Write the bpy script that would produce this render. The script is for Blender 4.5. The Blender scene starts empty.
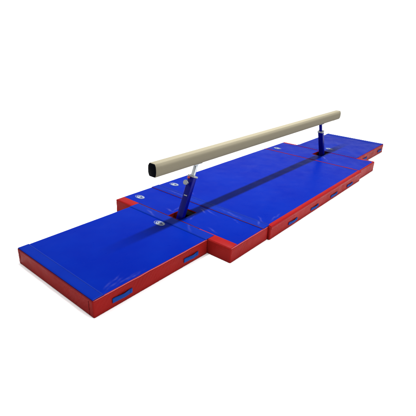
import bpy, bmesh, math, random
from mathutils import Vector, Matrix, noise
random.seed(4)
S = bpy.context.scene
COL = S.collection
R = math.radians

# ------------------------------------------------------------------ materials
def newmat(name):
    m = bpy.data.materials.new(name); m.use_nodes = True
    nt = m.node_tree; b = nt.nodes['Principled BSDF']
    return m, nt, b

def nd(nt, typ, **kw):
    n = nt.nodes.new(typ)
    for k, v in kw.items():
        if k in n.inputs: n.inputs[k].default_value = v
        else: setattr(n, k, v)
    return n

def vinyl(name, col, col2, spec=.2, rough=.38, grain=.25, fold=.35, fold_scale=2.2, stretch=(1, 1, 1), sheen_dirt=.0, foldlo=.70, foldhi=.86, crease_spec=.03):
    """coated mat fabric: fine woven grain, broad soft waviness, scattered sharper creases"""
    m, nt, b = newmat(name); L = nt.links.new
    geo = nd(nt, 'ShaderNodeNewGeometry')
    mp = nd(nt, 'ShaderNodeMapping'); mp.inputs['Scale'].default_value = stretch
    L(geo.outputs['Position'], mp.inputs['Vector'])
    n1 = nd(nt, 'ShaderNodeTexNoise', Scale=1.7, Detail=3.0, Roughness=.55)
    L(mp.outputs[0], n1.inputs['Vector'])
    mix = nd(nt, 'ShaderNodeMix', data_type='RGBA')
    rp = nd(nt, 'ShaderNodeMapRange'); rp.inputs[1].default_value = .35; rp.inputs[2].default_value = .68
    L(n1.outputs['Fac'], rp.inputs[0]); L(rp.outputs[0], mix.inputs[0])
    mix.inputs[6].default_value = (*col, 1); mix.inputs[7].default_value = (*col2, 1)
    L(mix.outputs[2], b.inputs['Base Color'])
    # roughness wear
    n2 = nd(nt, 'ShaderNodeTexNoise', Scale=4.5, Detail=5.0, Roughness=.65)
    L(mp.outputs[0], n2.inputs['Vector'])
    r2 = nd(nt, 'ShaderNodeMapRange'); r2.inputs[1].default_value = .3; r2.inputs[2].default_value = .7
    r2.inputs[3].default_value = rough - .09; r2.inputs[4].default_value = rough + .1
    L(n2.outputs['Fac'], r2.inputs[0]); L(r2.outputs[0], b.inputs['Roughness'])
    # creases: ridged distorted noise, only where a mask is high
    n3 = nd(nt, 'ShaderNodeTexNoise', Scale=fold_scale * 2.3, Detail=2.0, Roughness=.5, Distortion=.8)
    L(mp.outputs[0], n3.inputs['Vector'])
    s1 = nd(nt, 'ShaderNodeMath', operation='SUBTRACT'); s1.inputs[1].default_value = .5
    a1 = nd(nt, 'ShaderNodeMath', operation='ABSOLUTE')
    q1 = nd(nt, 'ShaderNodeMapRange'); q1.inputs[1].default_value = 0; q1.inputs[2].default_value = .028
    q1.inputs[3].default_value = 1; q1.inputs[4].default_value = 0; q1.interpolation_type = 'SMOOTHSTEP'
    L(n3.outputs['Fac'], s1.inputs[0]); L(s1.outputs[0], a1.inputs[0]); L(a1.outputs[0], q1.inputs[0])
    n4 = nd(nt, 'ShaderNodeTexNoise', Scale=fold_scale, Detail=1.0)
    L(geo.outputs['Position'], n4.inputs['Vector'])
    q2 = nd(nt, 'ShaderNodeMapRange'); q2.inputs[1].default_value = foldlo - .15; q2.inputs[2].default_value = foldhi - .1
    L(n4.outputs['Fac'], q2.inputs[0])
    mu = nd(nt, 'ShaderNodeMath', operation='MULTIPLY'); L(q1.outputs[0], mu.inputs[0]); L(q2.outputs[0], mu.inputs[1])
    sp = nd(nt, 'ShaderNodeMapRange'); sp.inputs[3].default_value = spec; sp.inputs[4].default_value = spec + crease_spec
    L(mu.outputs[0], sp.inputs[0])
    at_ = nd(nt, 'ShaderNodeAttribute'); at_.attribute_name = 'worn_shine'      # stretched creases are glossier
    ms = nd(nt, 'ShaderNodeMath', operation='MULTIPLY_ADD'); ms.inputs[1].default_value = .13
    L(at_.outputs['Fac'], ms.inputs[0]); L(sp.outputs[0], ms.inputs[2]); L(ms.outputs[0], b.inputs['Specular IOR Level'])
    bf = nd(nt, 'ShaderNodeBump', Strength=fold, Distance=.006); L(mu.outputs[0], bf.inputs['Height'])
    bw = nd(nt, 'ShaderNodeBump', Strength=.5, Distance=.008); L(n1.outputs['Fac'], bw.inputs['Height'])
    L(bf.outputs[0], bw.inputs['Normal'])
    n5 = nd(nt, 'ShaderNodeTexNoise', Scale=420.0, Detail=2.0); L(geo.outputs['Position'], n5.inputs['Vector'])
    bg = nd(nt, 'ShaderNodeBump', Strength=grain, Distance=.0006); L(n5.outputs['Fac'], bg.inputs['Height'])
    L(bw.outputs[0], bg.inputs['Normal']); L(bg.outputs[0], b.inputs['Normal'])
    return m

def plain(name, col, rough=.4, spec=.4, metal=0., var=.12, bump=0.1, scale=60.):
    m, nt, b = newmat(name); L = nt.links.new
    geo = nd(nt, 'ShaderNodeNewGeometry')
    n = nd(nt, 'ShaderNodeTexNoise', Scale=scale, Detail=4.0); L(geo.outputs['Position'], n.inputs['Vector'])
    mix = nd(nt, 'ShaderNodeMix', data_type='RGBA')
    mix.inputs[6].default_value = (*[c * (1 - var) for c in col], 1)
    mix.inputs[7].default_value = (*[min(1, c * (1 + var)) for c in col], 1)
    L(n.outputs['Fac'], mix.inputs[0]); L(mix.outputs[2], b.inputs['Base Color'])
    bp = nd(nt, 'ShaderNodeBump', Strength=bump, Distance=.001); L(n.outputs['Fac'], bp.inputs['Height'])
    L(bp.outputs[0], b.inputs['Normal'])
    b.inputs['Roughness'].default_value = rough; b.inputs['Metallic'].default_value = metal
    b.inputs['Specular IOR Level'].default_value = spec
    return m

BLUE = vinyl('blue_vinyl', (.0000, .0040, .090), (.0001, .0056, .098), spec=.006, rough=.32, crease_spec=0., fold=0.)
BLUEFLAP = vinyl('blue_flap_vinyl', (.0000, .0052, .088), (.0001, .0066, .096), spec=.011, rough=.4, fold=0., fold_scale=5., crease_spec=.0, foldlo=.66, foldhi=.82)
RED = vinyl('red_vinyl', (.082, .0030, .0028), (.102, .0040, .0034), spec=.010, rough=.42, crease_spec=.0, fold=.3, fold_scale=3.4)
REDRIM = vinyl('red_border_vinyl', (.090, .0020, .0024), (.102, .0026, .0030), spec=.012, crease_spec=.01, rough=.4, fold=.3, fold_scale=5.)
THREAD = plain('stitch_thread', (.001, .007, .075), rough=.7, spec=.1)
REDTHREAD = plain('red_piping', (.042, .003, .010), rough=.6, spec=.03)
LIP = plain('red_lip_highlight', (.125, .016, .020), rough=.4, spec=.12)  # pinkish red, paints the highlight along the rounded top edge
DARKSEAM = plain('dark_red_seam', (.035, .003, .003), rough=.7, spec=.02)
WEB = plain('blue_webbing', (.001, .014, .085), rough=.8, spec=.04, scale=240., bump=.5, var=.3)
WHITE = plain('white_print', (.11, .13, .16), rough=.5, spec=.25, scale=90., var=.2)
SUEDE = plain('tan_suede_cover', (.098, .088, .062), rough=.85, spec=.05, scale=150., var=.07, bump=.35)
BLACK = plain('black_rubber', (.0002, .0005, .0012), rough=.5, spec=.01)
CAPRIM = plain('tan_end_rim', (.12, .105, .075), rough=.6, spec=.2)
PAINT = plain('blue_enamel', (.0002, .0010, .088), rough=.3, spec=.06, scale=12., var=.1, bump=.04)
STEEL = plain('galvanised_steel', (.28, .30, .31), rough=.36, spec=.5, metal=.85, scale=40.)
ALU = plain('cast_aluminium', (.17, .18, .182), rough=.42, spec=.4, metal=.2, scale=50.)
REDKNOB = plain('red_plastic', (.19, .008, .006), rough=.35, spec=.4)
FLOOR = plain('white_studio_floor', (.90, .90, .90), rough=.85, spec=.05, scale=3., var=.02, bump=.0)

# ------------------------------------------------------------------ helpers
def link(name, bm, m, parent=None, smooth=True, auto=None, origin=None):
    me = bpy.data.meshes.new(name)
    bmesh.ops.recalc_face_normals(bm, faces=bm.faces)
    off = Vector(origin) if origin is not None else Vector((0, 0, 0))
    if origin is not None:
        for v in bm.verts: v.co -= off
    bm.to_mesh(me); bm.free()
    me.materials.append(m)
    for p in me.polygons: p.use_smooth = smooth
    o = bpy.data.objects.new(name, me); COL.objects.link(o)
    if auto:
        try: me.set_sharp_from_angle(angle=R(auto))
        except Exception: pass
    if parent:
        o.parent = parent; o.location = off - parent.location
    else: o.location = off
    return o

def thing(name, label, cat, loc, group=None):
    o = bpy.data.objects.new(name, None); COL.objects.link(o)
    o.location = loc; o['label'] = label; o['category'] = cat
    o.empty_display_size = .1
    if group: o['group'] = group
    return o

def box(bm, c, s, rot=None, bev=0., seg=2):
    r = bmesh.ops.create_cube(bm, size=1.0)
    vs = r['verts']
    M = Matrix.Translation(c) @ (rot.to_4x4() if rot else Matrix.Identity(4)) @ Matrix.Diagonal((*s, 1))
    bmesh.ops.transform(bm, matrix=M, verts=vs)
    if bev:
        es = list({e for v in vs for e in v.link_edges})
        bmesh.ops.bevel(bm, geom=es, offset=bev, segments=seg, affect='EDGES', profile=.5)

def cyl(bm, a, b, r, seg=24, r2=None, bev=0.):
    a = Vector(a); b = Vector(b); d = b - a
    res = bmesh.ops.create_cone(bm, cap_ends=True, segments=seg, radius1=r, radius2=r2 if r2 else r, depth=d.length)
    q = d.to_track_quat('Z', 'Y')
    bmesh.ops.transform(bm, matrix=Matrix.Translation((a + b) / 2) @ q.to_matrix().to_4x4(), verts=res['verts'])
    if bev:
        es = [e for e in {e for v in res['verts'] for e in v.link_edges} if len(e.link_faces) == 2 and any(len(f.verts) > 4 for f in e.link_faces)]
        bmesh.ops.bevel(bm, geom=es, offset=bev, segments=2, affect='EDGES')

def fbm(x, y, z): return noise.fractal(Vector((x, y, z)), .9, 2.0, 4)

TH = .179                                            # mat thickness

def rect_path(x0, x1, y0, y1, r=.014, step=.007):
    """rounded rectangle, counter-clockwise; returns (point, outward normal, arclength)"""
    pts = []
    cs = [((x1 - r, y0 + r), -90), ((x1 - r, y1 - r), 0), ((x0 + r, y1 - r), 90), ((x0 + r, y0 + r), 180)]
    st = (x0 + r, y0)
    prev = Vector(st); n0 = Vector((0, -1))
    s = 0
    def seg(a, b, n):
        nonlocal s
        L_ = (b - a).length; k = max(1, int(L_ / step))
        for i in range(k):
            pts.append((a.lerp(b, i / k), n.copy(), s + L_ * i / k))
        s += L_
    for (c, a0) in cs:
        e = Vector(c) + r * Vector((math.cos(R(a0)), math.sin(R(a0))))
        seg(prev, e, Vector((math.cos(R(a0)), math.sin(R(a0)))))
        for j in range(4):
            a = R(a0 + 90 * j / 4)
            n = Vector((math.cos(a), math.sin(a)))
            pts.append((Vector(c) + r * n, n, s)); s += r * math.pi / 8
        a = R(a0 + 90)
        prev = Vector(c) + r * Vector((math.cos(a), math.sin(a)))
    return pts

def mat_body(x0, x1, y0, y1, seed, hole=None, name='side_cover', parent=None, amp=.0075, mat=None):
    """upholstered red side cover: rounded rim, slanting wrinkles pressed into the faces"""
    bm = bmesh.new()
    prof = [(.012, 0), (.003, .002), (0, .008), (0, .022), (0, .04), (0, .06), (0, .08), (0, .10), (0, .12), (0, .138), (0, .152),
            (.0005, TH - .018), (.0015, TH - .010), (.005, TH - .0035), (.010, TH - .0008), (.017, TH), (.05, TH)]
    path = rect_path(x0, x1, y0, y1)
    rows = []
    for (p, n, s) in path:
        row = []
        for (ins, z) in prof:
            w = max(0, 1 - abs(z - .085) / .085)
            w = w ** .5 if w > 0 else 0
            region = min(1, max(0, 2.6 * noise.noise(Vector((s * 1.6, seed * 7.1, 3.3))) + .45))
            ph = (s - z * .9) * 62 + 2.2 * noise.noise(Vector((s * 3.0, z * 5, seed)))
            rid = (1 - abs(math.sin(ph))) ** 2 * (.6 + .8 * noise.noise(Vector((s * 9, z * 14, seed + 5))))
            d = -amp * region * rid * w
            d += .0035 * fbm(s * 2.2, z * 9, seed + 11) * w
            d -= .0016 * math.exp(-((z - .150) / .006) ** 2)       # stitched line below the rim
            d -= .0012 * math.exp(-((z - .014) / .005) ** 2)
            q = p - n * ins + n * d
            zz = z + (.0012 * fbm(p.x * 2.2, p.y * 2.2, seed) if z > .16 else 0)
            row.append(bm.verts.new((q.x, q.y, zz)))
        rows.append(row)
    N = len(rows)
    for i in range(N):
        a, b = rows[i], rows[(i + 1) % N]
        for j in range(len(prof) - 1):
            bm.faces.new((a[j], b[j], b[j + 1], a[j + 1]))
    bm.faces.new([r_[0] for r_ in rows])
    return link(name, bm, mat or RED, parent)

def top_panel(x0, x1, y0, y1, seed, parent, name='top_cover', hole=None, ins=.012, z=TH + .0022, mat=None, amp=.0022, step=.014, creases=(), insy0=None, thick=.004, drop=.0028, xi=None):
    """blue top sheet as a closed thin slab with soft dents; leaves the slot for the upright open"""
    bm = bmesh.new()
    xa, xb = x0 + ins, x1 - ins
    if xi: xa, xb = xi
    ya, yb = y0 + (insy0 if insy0 is not None else ins), y1 - ins
    def axis(a, b, cuts):
        br = sorted([a, a + .004, a + .012, b - .012, b - .004, b] + [c for c in cuts])
        out = []
        for u, v in zip(br[:-1], br[1:]):
            k = max(1, round((v - u) / step)); out += [u + (v - u) * i / k for i in range(k)]
        return out + [b]
    X = axis(xa, xb, [hole[0], hole[1]] if hole else [])
    Y = axis(ya, yb, [hole[2], hole[3]] if hole else [])
    def H(x, y):
        e = min(x - xa, xb - x, y - ya, yb - y)
        ed = min(1, max(0, e) / .12)
        h = z + amp * ed * fbm(x * 1.3 + seed, y * 1.3, seed)
        h += .0009 * ed * noise.noise(Vector((x * 7, y * 7, seed)))
        for (cx, cy, ang, ln, wd, hh) in creases:
            dx, dy = x - cx, y - cy
            u = dx * math.cos(ang) + dy * math.sin(ang); v = -dx * math.sin(ang) + dy * math.cos(ang) + .012 * noise.noise(Vector((u * 14, cx, cy)))
            h += hh * math.exp(-(u / ln) ** 2 - (v / wd) ** 2)
        if e < .012: h -= drop * (1 - e / .012) ** 2
        if hole:
            dxh = max(hole[0] - x, x - hole[1], 0); dyh = max(hole[2] - y, y - hole[3], 0)
            dh = math.hypot(dxh, dyh)
            if dh < .03: h -= .004 * (1 - dh / .03) ** 2
        return max(h, TH + .0006) if e > .003 or drop < .004 else h
    lay = bm.verts.layers.float.new('worn_shine')
    def shine(x, y):
        g = 0
        for (cx, cy, ang, ln, wd, hh) in creases:
            if wd > .016: continue
            dx, dy = x - cx, y - cy
            a_ = dx * math.cos(ang) + dy * math.sin(ang); v = -dx * math.sin(ang) + dy * math.cos(ang) + .012 * noise.noise(Vector((a_ * 14, cx, cy)))
            g += math.exp(-(a_ / ln) ** 2 - (v / (wd * .9)) ** 2) * (.55 + .9 * noise.noise(Vector((x * 22, y * 22, 1))))
        return min(1, max(0, g))
    G = []
    for x in X:
        row = []
        for y in Y:
            v_ = bm.verts.new((x, y, H(x, y))); v_[lay] = shine(x, y); row.append(v_)
        G.append(row)
    eps = 1e-5
    for i in range(len(X) - 1):
        for j in range(len(Y) - 1):
            cx, cy = (X[i] + X[i + 1]) / 2, (Y[j] + Y[j + 1]) / 2
            if hole and hole[0] - eps < cx < hole[1] + eps and hole[2] - eps < cy < hole[3] + eps: continue
            bm.faces.new((G[i][j], G[i + 1][j], G[i + 1][j + 1], G[i][j + 1]))
    bmesh.ops.delete(bm, geom=[v for v in bm.verts if not v.link_faces], context='VERTS')
    o = link(name, bm, mat or BLUE, parent)
    sm = o.modifiers.new('thickness', 'SOLIDIFY'); sm.thickness = thick; sm.offset = -1
    return o

def hole_lining(h, parent):
    """four red fabric walls of the cut-out, down to the floor"""
    bm = bmesh.new()
    x0, x1, y0, y1 = h
    e = .006
    ring = [(x0, y0), (x1, y0), (x1, y1), (x0, y1)]
    zs = [.002, .03, .06, .09, .12, .15, TH - .006, TH - .0005]
    P = []
    for k in range(4):
        a, b = Vector(ring[k]), Vector(ring[(k + 1) % 4])
        n = 10
        for i in range(n): P.append(a.lerp(b, i / n))
    rows = []
    for idx, p in enumerate(P):
        row = []
        for z in zs:
            d = .004 * noise.noise(Vector((p.x * 13, p.y * 13, z * 9))) if z < TH - .01 else 0
            c = Vector(((x0 + x1) / 2, (y0 + y1) / 2)); dr = (p - c).normalized()
            row.append(bm.verts.new((p.x + dr.x * d, p.y + dr.y * d, z)))
        rows.append(row)
    for i in range(len(rows)):
        a, b = rows[i], rows[(i + 1) % len(rows)]
        for j in range(len(zs) - 1): bm.faces.new((a[j], b[j], b[j + 1], a[j + 1]))
    o = link('cutout_lining', bm, RED, parent)
    sm = o.modifiers.new('thickness', 'SOLIDIFY'); sm.thickness = .003; sm.offset = 0
    return o

def mat_body_hole(x0, x1, y0, y1, seed, hole, parent):
    """red cover of a cut-out mat: outer shell (the slot is closed by its own lining, bottom left open)"""
    return mat_body(x0, x1, y0, y1, seed, parent=parent, amp=.0060)

def strap(xc, y, parent, w=.225, h=.05, zc=.078, dirn=-1, sag=.006):
    """webbing carry handle sewn on at both ends, bowed outwards, its middle bunched"""
    bm = bmesh.new()
    n = 30
    rows = []
    for side in (0, 1):
        rr = []
        for i in range(n + 1):
            t = i / n; u = (t - .5) * w
            bow = sag * max(0, 1 - (abs(t - .5) / .36) ** 2.2) if abs(t - .5) < .36 else 0
            wob = .003 * noise.noise(Vector((u * 30 + xc * 9, 1.3, xc)))
            nar = 1 - .14 * max(0, math.cos((t - .5) * math.pi / .8)) ** 2
            col = []
            for k in range(5):
                v = (k / 4 - .5) * h * nar
                fold = .0025 * math.sin(k / 4 * math.pi * 2 + u * 40) * (bow / sag)
                yy_ = y + dirn * (.0035 + bow + wob * (bow / sag) + fold + (0 if side == 0 else .0028))
                col.append(bm.verts.new((xc + u, yy_, zc + v - .3 * bow)))
            rr.append(col)
        rows.append(rr)
    for side in (0, 1):
        for i in range(n):
            for k in range(4):
                q = (rows[side][i][k], rows[side][i + 1][k], rows[side][i + 1][k + 1], rows[side][i][k + 1])
                bm.faces.new(q)
    for i in range(n):
        for k in (0, 4):
            bm.faces.new((rows[0][i][k], rows[0][i + 1][k], rows[1][i + 1][k], rows[1][i][k]))
    for i in (0, n):
        for k in range(4):
            bm.faces.new((rows[0][i][k], rows[0][i][k + 1], rows[1][i][k + 1], rows[1][i][k]))
    o = link('carry_handle', bm, WEB, parent, origin=(xc, y, zc))
    # sewn end patches
    for sx in (-1, 1):
        b2 = bmesh.new()
        box(b2, (xc + sx * w * .44, y + dirn * .0072, zc), (w * .11, .0016, h * .8), bev=.0006)
        pt = link('stitched_tab', b2, WEB, None, origin=(xc + sx * w * .44, y + dirn * .0072, zc))
        pt.parent = o; pt.location = Vector((sx * w * .44, dirn * .0078, 0))
    return o

def stitch_row(a, b, parent, z, name='stitching', m=THREAD, r=.0011, pitch=.014, mark=.0095):
    a = Vector((*a, z)); b = Vector((*b, z)); d = b - a; n = int(d.length / pitch)
    bm = bmesh.new(); dn = d.normalized()
    for i in range(n):
        c = a + dn * (i + .5) * pitch
        rot = Matrix.Rotation(math.atan2(dn.y, dn.x) + random.uniform(-.05, .05), 3, 'Z')
        box(bm, c, (mark, r * 2.0, r * 1.3), rot)
    return link(name, bm, m, parent, smooth=False)

def bead(a, b, parent, z, r=.004, m=REDTHREAD, name='piping', wob=.002, seed=0):
    """thin sewn-in welt following a slightly uneven line"""
    a = Vector((*a, 0)); b = Vector((*b, 0)); d = b - a; n = max(8, int(d.length / .03)); dn = d.normalized()
    sd = Vector((-dn.y, dn.x, 0)); bm = bmesh.new(); rows = []
    for i in range(n + 1):
        p = a + d * i / n + sd * wob * 2 * noise.noise(Vector((i * .21, seed, 0)))
        rr = r * (1 + .3 * noise.noise(Vector((i * .5, seed, 4))))
        rows.append([bm.verts.new(p + sd * rr * math.cos(t) + Vector((0, 0, z + rr * .6 * math.sin(t)))) for t in [k * math.pi / 4 for k in range(8)]])
    for i in range(n):
        for k in range(8): bm.faces.new((rows[i][k], rows[i][(k + 1) % 8], rows[i + 1][(k + 1) % 8], rows[i + 1][k]))
    bm.faces.new(rows[0]); bm.faces.new(rows[-1])
    return link(name, bm, m, parent)

def logo(cx, cy, parent, z, flip=False):
    """white oval print: thin ring, thicker offset inner oval and a slanting S-shaped swash"""
    bm = bmesh.new(); A, B = .076, .047                 # half-length across the mat, half-width along it
    f = -1 if flip else 1
    def P(u, v, dz=0):                                  # u reads from left to right, v upwards
        return Vector((cx + f * v, cy - f * u, z + dz))
    def ribbon(c, wd):
        n = len(c); rows = []
        for i in range(n):
            p = Vector(c[i]); q = Vector(c[min(i + 1, n - 1)]) - Vector(c[max(i - 1, 0)])
            nrm = Vector((-q.y, q.x)).normalized() * wd(i / (n - 1)) / 2
            ps = [p + nrm, p - nrm]
            rows.append([bm.verts.new(P(*ps[0], 0)), bm.verts.new(P(*ps[1], 0)), bm.verts.new(P(*ps[1], .0011)), bm.verts.new(P(*ps[0], .0011))])
        for i in range(n - 1):
            for k in range(4): bm.faces.new((rows[i][k], rows[i][(k + 1) % 4], rows[i + 1][(k + 1) % 4], rows[i + 1][k]))
        bm.faces.new(rows[0]); bm.faces.new(rows[-1])
    T = [i / 60 * 2 * math.pi for i in range(61)]
    ribbon([(A * math.cos(t), B * math.sin(t)) for t in T], lambda s: .0040)
    ribbon([(.008 + A * .74 * math.cos(t), B * .70 * math.sin(t)) for t in T], lambda s: .0085 + .004 * math.sin(s * 2 * math.pi) ** 2)
    sw = []
    for i in range(31):
        t = i / 30; u = -.040 + .090 * t
        sw.append((u, .030 * math.sin((t * 2 - .5) * math.pi) * (1 - .2 * t) * -1 * .62))
    ribbon(sw, lambda s: .006 + .012 * math.sin(math.pi * s))
    ribbon([(-.026, -.020), (-.006, .022)], lambda s: .007)
    ribbon([(-.006, .022), (.010, -.016)], lambda s: .007)
    ribbon([(.018, -.018), (.034, .018)], lambda s: .007)
    return link('oval_emblem', bm, WHITE, parent, smooth=False, origin=(cx, cy, z))

GRP = 'blue and red landing mats around the beam'
W1, W2 = .6544, .9755
X0, X1, X2, X3, X4, X5 = -1.294, .217, .9646, 3.9506, 4.7238, 6.2487
HN = (.30, .665, -.092, .108)
HF = (4.29, 4.675, -.092, .106)

# ------------------------------------------------------------------ floor
bm = bmesh.new()
box(bm, (2.5, 0, -.021), (12.5, 8.0, .04))
fl = link('floor', bm, FLOOR, None, smooth=False); fl['kind'] = 'structure'

# ------------------------------------------------------------------ near end mat
m1 = thing('landing_mat', 'nearest narrow blue mat, below the black near end of the beam', 'mat', ((X0 + X1) / 2, 0, 0), GRP)
mat_body(X0, X1 - .003, -W1, W1, 1, parent=m1)
top_panel(X0, X1 - .003, -W1, W1, 1, m1, creases=[(-1.02, -.585, .25, .09, .009, .0035), (-.90, -.60, .12, .10, .008, .003), (-1.06, -.55, .5, .05, .008, .003), (-.97, -.53, .35, .06, .007, .002), (-.80, -.61, .1, .08, .008, .002), (-.3, .4, .9, .2, .03, .002), (-.6, -.1, .5, .3, .04, .002)])
top_panel(X1 - .035, .337, -W1 + .004, W1 - .004, 2, m1, name='joining_flap', ins=.002, z=TH + .0085, mat=BLUEFLAP, amp=.002, thick=.003, drop=.006, step=.012, xi=(X1 - .035, .335),
          creases=[(.24, .3, 1.2, .08, .012, .003), (.28, -.3, .9, .1, .014, .003)])
stitch_row((X1 - .022, -W1 + .02), (X1 - .022, W1 - .02), m1, TH + .0098)
bead((.340, -.42), (.342, W1 - .004), m1, TH + .0062, r=.0036, seed=1)
top_panel(X0 + .006, X0 + .128, -W1 + .006, W1 - .006, 3, m1, name='folded_flap', ins=.001, z=TH + .0078, mat=BLUEFLAP, amp=.0012, thick=.003, drop=.004, step=.012)
stitch_row((X0 + .112, -W1 + .02), (X0 + .112, W1 - .02), m1, TH + .0088)
bead((X0 + .003, -W1 + .012), (X0 + .003, W1 - .012), m1, TH - .003, r=.0038, seed=2)
bead((X0 + .01, -W1 + .004), (X1 - .012, -W1 + .004), m1, TH - .0035, r=.0045, m=LIP, seed=8)  # added bead, its paler colour is the painted edge highlight
for yv in (-W1 + .062, W1 - .045):
    bm = bmesh.new()
    for k in range(14):
        box(bm, (X0 - .0008, yv + .0015 * math.sin(k), .014 + k * .0105), (.003, .0035, .0118), bev=.001)
    link('corner_seam', bm, DARKSEAM, m1)
strap(-.985, -W1, m1, zc=.080); strap(-.062, -W1, m1, zc=.077)
logo(.117, .018, m1, TH + .0052)

# ------------------------------------------------------------------ near cut-out mat
m2 = thing('landing_mat', 'wide short blue mat with the slot round the foot of the nearer upright', 'mat', ((X1 + X2) / 2, 0, 0), GRP)
mat_body_hole(X1, X2 - .004, -W2, W2, 4, HN, m2)
bm = bmesh.new()
for ya, yb in ((-W2 + .016, -.11), (.125, W2 - .016)):
    box(bm, ((X1 + .349) / 2 + .006, (ya + yb) / 2, TH + .0008), (.349 - X1 - .012, yb - ya, .0024), bev=.0008)
link('red_velcro_strip', bm, REDRIM, m2)
top_panel(X1, X2, -W2, W2, 5, m2, hole=HN, xi=(.349, X2 - .016), z=TH + .0018,
          creases=[(.79, -.20, 1.35, .09, .008, .004), (.75, -.13, 1.1, .05, .008, .003), (.50, -.16, .3, .05, .008, .002), (.42, -.55, 1.3, .06, .008, .002), (.80, -.62, 1.2, .05, .008, .002), (.55, .16, .2, .07, .009, .002), (.60, -.5, .8, .1, .02, .002), (.47, .2, 1.3, .05, .012, .002)])
hole_lining(HN, m2)
bead((X1 + .01, -W2 + .004), (X2 - .012, -W2 + .004), m2, TH - .0035, r=.0045, m=LIP, seed=9)  # same painted highlight bead on this mat's rounded edge
logo(.492, .797, m2, TH + .0048)

# ------------------------------------------------------------------ centre mat
m3 = thing('landing_mat', 'longest blue mat, between the two uprights, four blue handles on its red side', 'mat', ((X2 + X3) / 2, 0, 0), GRP)
YC = -W2 - .030
mat_body(X2 + .004, X3 - .008, YC, W2 + .004, 7, parent=m3, mat=RED)
bm = bmesh.new()       # bright red turned-over border along the open side
prof = [(.056, TH + .0030), (.054, TH + .0070), (.020, TH + .0066), (.008, TH + .0040), (.001, TH - .003), (-.0028, TH - .014), (-.0032, TH - .040), (-.001, TH - .041)]
nx = 90; rows = []
for i in range(nx + 1):
    x = X2 + .018 + (X3 - X2 - .040) * i / nx
    w = .0015 * noise.noise(Vector((x * 5, 2, 1)))
    rows.append([bm.verts.new((x, YC + a + (w if a < .03 else 0), zz + w * .6)) for a, zz in prof])
for i in range(nx):
    for k in range(len(prof) - 1): bm.faces.new((rows[i][k], rows[i + 1][k], rows[i + 1][k + 1], rows[i][k + 1]))
bd = link('red_border', bm, REDRIM, m3)
top_panel(X2, X3, YC, W2, 8, m3, insy0=.045, xi=(X2 + .018, X3 - .026), z=TH + .0045,
          creases=[(1.06, -.80, .9, .06, .009, .002), (1.12, .45, 1.3, .08, .010, .002), (1.25, -.9, .1, .10, .009, .002), (3.8, -.7, 1.2, .09, .020, .002), (1.5, -.6, .3, .3, .05, .003), (2.6, .4, .2, .4, .06, .003), (3.3, -.4, .5, .2, .03, .002)])
top_panel(.862, X2 + .05, -W2 + .004, W2 - .002, 9, m3, name='joining_flap', ins=.002, z=TH + .0090, mat=BLUEFLAP, amp=.002, thick=.003, drop=.006, step=.012,
          creases=[(.93, .5, 1.5, .12, .012, .003), (.92, -.45, 1.4, .14, .014, .003), (.94, -.85, .8, .06, .012, .004)])
stitch_row((X2 + .014, -W2 + .02), (X2 + .014, W2 - .02), m3, TH + .0104)
stitch_row((X2 + .040, -W2 + .02), (X2 + .040, W2 - .02), m3, TH + .0102)
bead((.860, -W2 + .006), (.860, W2 - .004), m3, TH + .0058, r=.0036, seed=3)
bead((X3 - .016, -W2), (X3 - .016, W2 - .004), m3, TH + .0022, r=.0060, seed=4)
for xc in (1.535, 2.170, 2.835, 3.468): strap(xc, YC, m3, w=.235, h=.042, zc=.063)
logo(1.170, .806, m3, TH + .0080)

# ------------------------------------------------------------------ far cut-out mat
m4 = thing('landing_mat', 'wide short blue mat with the slot round the foot of the farther upright', 'mat', ((X3 + X4) / 2, 0, 0), GRP)
mat_body_hole(X3 + .006, X4, -W2, W2, 10, HF, m4)
bm = bmesh.new()
for ya, yb in ((-W2 + .016, -.11), (.125, W2 - .016)):
    box(bm, ((4.640 + X4) / 2 - .006, (ya + yb) / 2, TH + .0008), (X4 - 4.640 - .012, yb - ya, .0024), bev=.0008)
link('red_velcro_strip', bm, REDRIM, m4)
top_panel(X3, X4, -W2, W2, 11, m4, hole=HF, xi=(X3 + .018, X4 - .036), z=TH + .0018, insy0=.02,
          creases=[(4.25, -.12, .4, .12, .016, .003), (4.2, -.2, .8, .1, .016, .003)])
hole_lining(HF, m4)
logo(4.145, .792, m4, TH + .0048, flip=True)

# ------------------------------------------------------------------ far end mat
m5 = thing('landing_mat', 'farthest narrow blue mat, beyond the far upright at the end of the row', 'mat', ((X4 + X5) / 2, 0, 0), GRP)
mat_body(X4 + .003, X5, -W1, W1, 13, parent=m5)
top_panel(X4 + .003, X5, -W1, W1, 14, m5, z=TH + .0030)
top_panel(4.655, X4 + .05, -W1 + .004, W1 - .004, 15, m5, name='joining_flap', ins=.002, z=TH + .0085, mat=BLUEFLAP, amp=.002, thick=.003, drop=.006, step=.012)
bead((4.650, -W1 + .01), (4.650, W1 - .01), m5, TH + .0060, r=.0042, seed=6)
stitch_row((X4 + .02, -W1 + .02), (X4 + .02, W1 - .02), m5, TH + .0098)
top_panel(X5 - .128, X5 - .006, -W1 + .006, W1 - .006, 16, m5, name='folded_flap', ins=.001, z=TH + .0078, mat=BLUEFLAP, amp=.0012, thick=.003, drop=.004, step=.012)
strap(5.12, -W1, m5, zc=.082); strap(6.015, -W1, m5, zc=.078)
logo(4.912, .018, m5, TH + .0060, flip=True)

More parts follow.
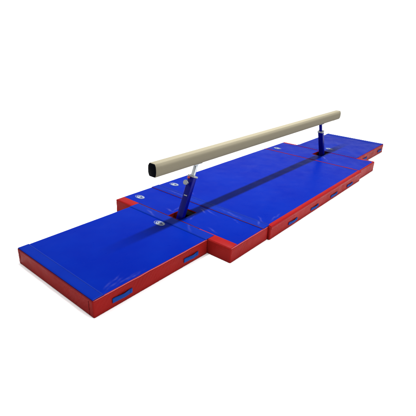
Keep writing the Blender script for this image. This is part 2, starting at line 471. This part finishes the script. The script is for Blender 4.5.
# ------------------------------------------------------------------ beam
ZT = .9567
bmr = thing('balance_beam', 'long tan suede covered balance beam on two leaning blue uprights standing over the mats', 'balance beam', (2.5, 0, 0))
def sec(t, grow=0.):
    """cross-section 10 cm wide at the top and bottom, 13 cm at mid height, 16 cm deep"""
    H_, a, b_, rr = .16, .050, .065, .014
    pts = []
    # right side going up, as rounded polygon with curved flanks
    half = []
    n = 12
    for i in range(n + 1):
        v = -1 + 2 * i / n
        w = a + (b_ - a) * (1 - abs(v) ** 2.2)
        half.append([w, v * H_ / 2])
    def rnd(h):
        out = []
        for w, v in h:
            e = H_ / 2 - abs(v)
            out.append((w, v))
        return out
    top = []
    for k in range(1, 5):
        an = R(90 * k / 5)
        top.append((a - rr + rr * math.cos(an), H_ / 2 - rr + rr * math.sin(an)))
    right = [(w, v) for w, v in half if abs(v) < H_ / 2 - rr]
    prof_ = [(a - rr, -H_ / 2)] + [(w, -v) for w, v in reversed(top)] + right + top + [(a - rr, H_ / 2)]
    full = prof_ + [(-w, v) for w, v in reversed(prof_)]
    return [(w * (1 + grow / b_), v * (1 + grow / (H_ / 2))) for w, v in full]
def sweep(bm, xs, grows, zc=ZT - .08, caps=True):
    rows = []
    for x, g in zip(xs, grows):
        rows.append([bm.verts.new((x, w, zc + v)) for w, v in sec(0, g)])
    n = len(rows[0])
    for i in range(len(rows) - 1):
        for k in range(n): bm.faces.new((rows[i][k], rows[i][(k + 1) % n], rows[i + 1][(k + 1) % n], rows[i + 1][k]))
    if caps: bm.faces.new(rows[0]); bm.faces.new(rows[-1])
bm = bmesh.new()
sweep(bm, [.006, .010] + [.1 * i for i in range(1, 50)] + [4.990, 4.994], [-.002, 0] + [0] * 49 + [0, -.002])
link('beam_body', bm, SUEDE, bmr, auto=40)
for x, s in ((.006, -1), (4.994, 1)):
    bm = bmesh.new()
    sweep(bm, [x + .003 * -s, x + .004 * s, x + .010 * s, x + .013 * s], [-.004, -.0035, -.006, -.012])
    e_ = link('end_cap', bm, BLACK if s < 0 else CAPRIM, bmr, auto=40, origin=(x, 0, ZT - .08))
    if s > 0: e_['label'] = 'tan end cap'
    else: e_['label'] = 'black end cap'

def upright(xb, s, parent):
    """s=+1 leans towards +x. Outer tube, sliding post, collar, knobs, saddle and foot"""
    k = .43 * s
    d = Vector((k, 0, 1)).normalized()
    base = Vector((xb, 0, .179))
    rot = Matrix.Rotation(math.atan(k), 3, 'Y')
    def at(z): return base + d * ((z - .179) / d.z)
    a, b = at(.012), at(.632)
    bm = bmesh.new(); box(bm, (a + b) / 2, (.062, .094, (b - a).length), rot, bev=.007, seg=3)
    post = link('upright_tube', bm, PAINT, parent, auto=35, origin=tuple(base))
    def sub(name, bm, m, c, auto=35, smooth=True):
        o = link(name, bm, m, None, auto=auto, origin=tuple(c), smooth=smooth)
        o.parent = post; o.location = Vector(c) - base
        return o
    # sliding post
    a2, b2 = at(.55), at(.785)
    bm = bmesh.new(); box(bm, (a2 + b2) / 2, (.034, .050, (b2 - a2).length), rot, bev=.004, seg=2)
    sub('sliding_post', bm, STEEL if s > 0 else PAINT, (a2 + b2) / 2)
    # collar
    c = at(.640)
    bm = bmesh.new(); box(bm, c, (.078, .112, .024), rot, bev=.006, seg=3); sub('collar', bm, ALU, c)
    # clamp knob on the outer (leaning-away) face
    nrm = rot @ Vector((-1, 0, 0)) if s > 0 else rot @ Vector((-1, 0, 0))
    out = rot @ Vector((-s, 0, 0))
    c = at(.555) + out * .031 + Vector((0, .012, 0))
    bm = bmesh.new()
    cyl(bm, c, c + out * .045, .008, 16)
    kc = c + out * .045
    cyl(bm, kc, kc + out * .024, .029, 28, bev=.004)
    for q in range(10):
        an = q * math.pi / 5
        o_ = rot @ Vector((0, math.cos(an), math.sin(an))) * .028
        cyl(bm, kc + o_, kc + o_ + out * .023, .0045, 8)
    sub('clamp_knob', bm, ALU, c)
    c = at(.618) + out * .031 + Vector((0, .012, 0))
    bm = bmesh.new(); cyl(bm, c, c + out * .020, .006, 14)
    bmesh.ops.create_uvsphere(bm, u_segments=18, v_segments=12, radius=.016, matrix=Matrix.Translation(c + out * .028))
    sub('release_pin', bm, REDKNOB, c)
    # scale sticker
    c = at(.41) + out * .0318
    bm = bmesh.new(); box(bm, c, (.0012, .050, .013), rot); sub('height_sticker', bm, ALU, c, smooth=False)
    # saddle under the beam
    t = at(.79)
    bm = bmesh.new()
    box(bm, (t.x, 0, .7915), (.15, .080, .008), bev=.002)
    cyl(bm, (t.x, -.03, .778), (t.x, .03, .778), .014, 18)
    link('saddle_plate', bm, PAINT if s < 0 else STEEL, parent, auto=35, origin=(t.x, 0, .79))
    # foot on the floor inside the slot
    bx = at(.006).x
    bm = bmesh.new(); box(bm, (bx + s * .05, 0, .011), (.20, .15, .018), bev=.004)
    for yy in (-.055, .055): cyl(bm, (bx + s * .12, yy, .018), (bx + s * .12, yy, .030), .010, 6)
    link('foot_plate', bm, PAINT, parent, auto=35, origin=(bx, 0, .01))
for xa, xb_ in ((.535, .660), (4.560, 4.669)):  # black blocks added to stand in for shade on the slot walls
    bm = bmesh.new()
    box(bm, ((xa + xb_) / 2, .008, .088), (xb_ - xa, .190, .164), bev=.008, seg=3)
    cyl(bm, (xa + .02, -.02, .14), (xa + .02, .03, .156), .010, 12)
    link('slot_shade_block', bm, BLACK, bmr, auto=35, origin=((xa + xb_) / 2, .006, .01))
upright(.478, 1, bmr)
upright(4.512, -1, bmr)

# ------------------------------------------------------------------ camera (solved from the photograph)
f = Vector((math.cos(-.4194) * math.cos(.6816), math.cos(-.4194) * math.sin(.6816), math.sin(-.4194)))
r = f.cross(Vector((0, 0, 1))).normalized(); u = r.cross(f)
ro = .0391
r2 = r * math.cos(ro) + u * math.sin(ro); u2 = -r * math.sin(ro) + u * math.cos(ro)
cam = bpy.data.cameras.new('camera'); co = bpy.data.objects.new('camera', cam); COL.objects.link(co)
M = Matrix((r2, u2, -f)).transposed().to_4x4(); M.translation = Vector((-2.7769, -3.0661, 2.2745))
co.matrix_world = M
cam.sensor_width = 36; cam.lens = 36 * 392.46 / 416; cam.clip_start = .05; cam.clip_end = 200
S.camera = co

# ------------------------------------------------------------------ light
w = bpy.data.worlds.new('World'); S.world = w; w.use_nodes = True
bgn = w.node_tree.nodes['Background']; bgn.inputs[0].default_value = (1, 1, 1, 1); bgn.inputs[1].default_value = .34
def area(name, loc, target, sx, sy, power, col=(1, 1, 1)):
    l = bpy.data.lights.new(name, 'AREA'); l.shape = 'RECTANGLE'; l.size = sx; l.size_y = sy; l.energy = power; l.color = col
    o = bpy.data.objects.new(name, l); COL.objects.link(o); o.location = loc
    z = (Vector(loc) - Vector(target)).normalized()
    x = Vector((1, 0, 0)); x = (x - z * x.dot(z)).normalized(); y = z.cross(x)
    Mx = Matrix((x, y, z)).transposed().to_4x4(); Mx.translation = Vector(loc); o.matrix_world = Mx
    return o
area('strip_light', (2.5, .42, 6.0), (2.5, 0, .2), 6.5, .28, 500)
area('side_fill', (2.0, -8.5, 3.2), (2.5, 0, .2), 7, 2.2, 190)  # unseen fill lamp added to brighten the mat and beam sides

S.view_settings.view_transform = 'Standard'; S.view_settings.look = 'None'
S.view_settings.exposure = 2.0; S.view_settings.gamma = 1
S.render.engine = 'CYCLES'
S.render.resolution_x = 1024; S.render.resolution_y = 1024
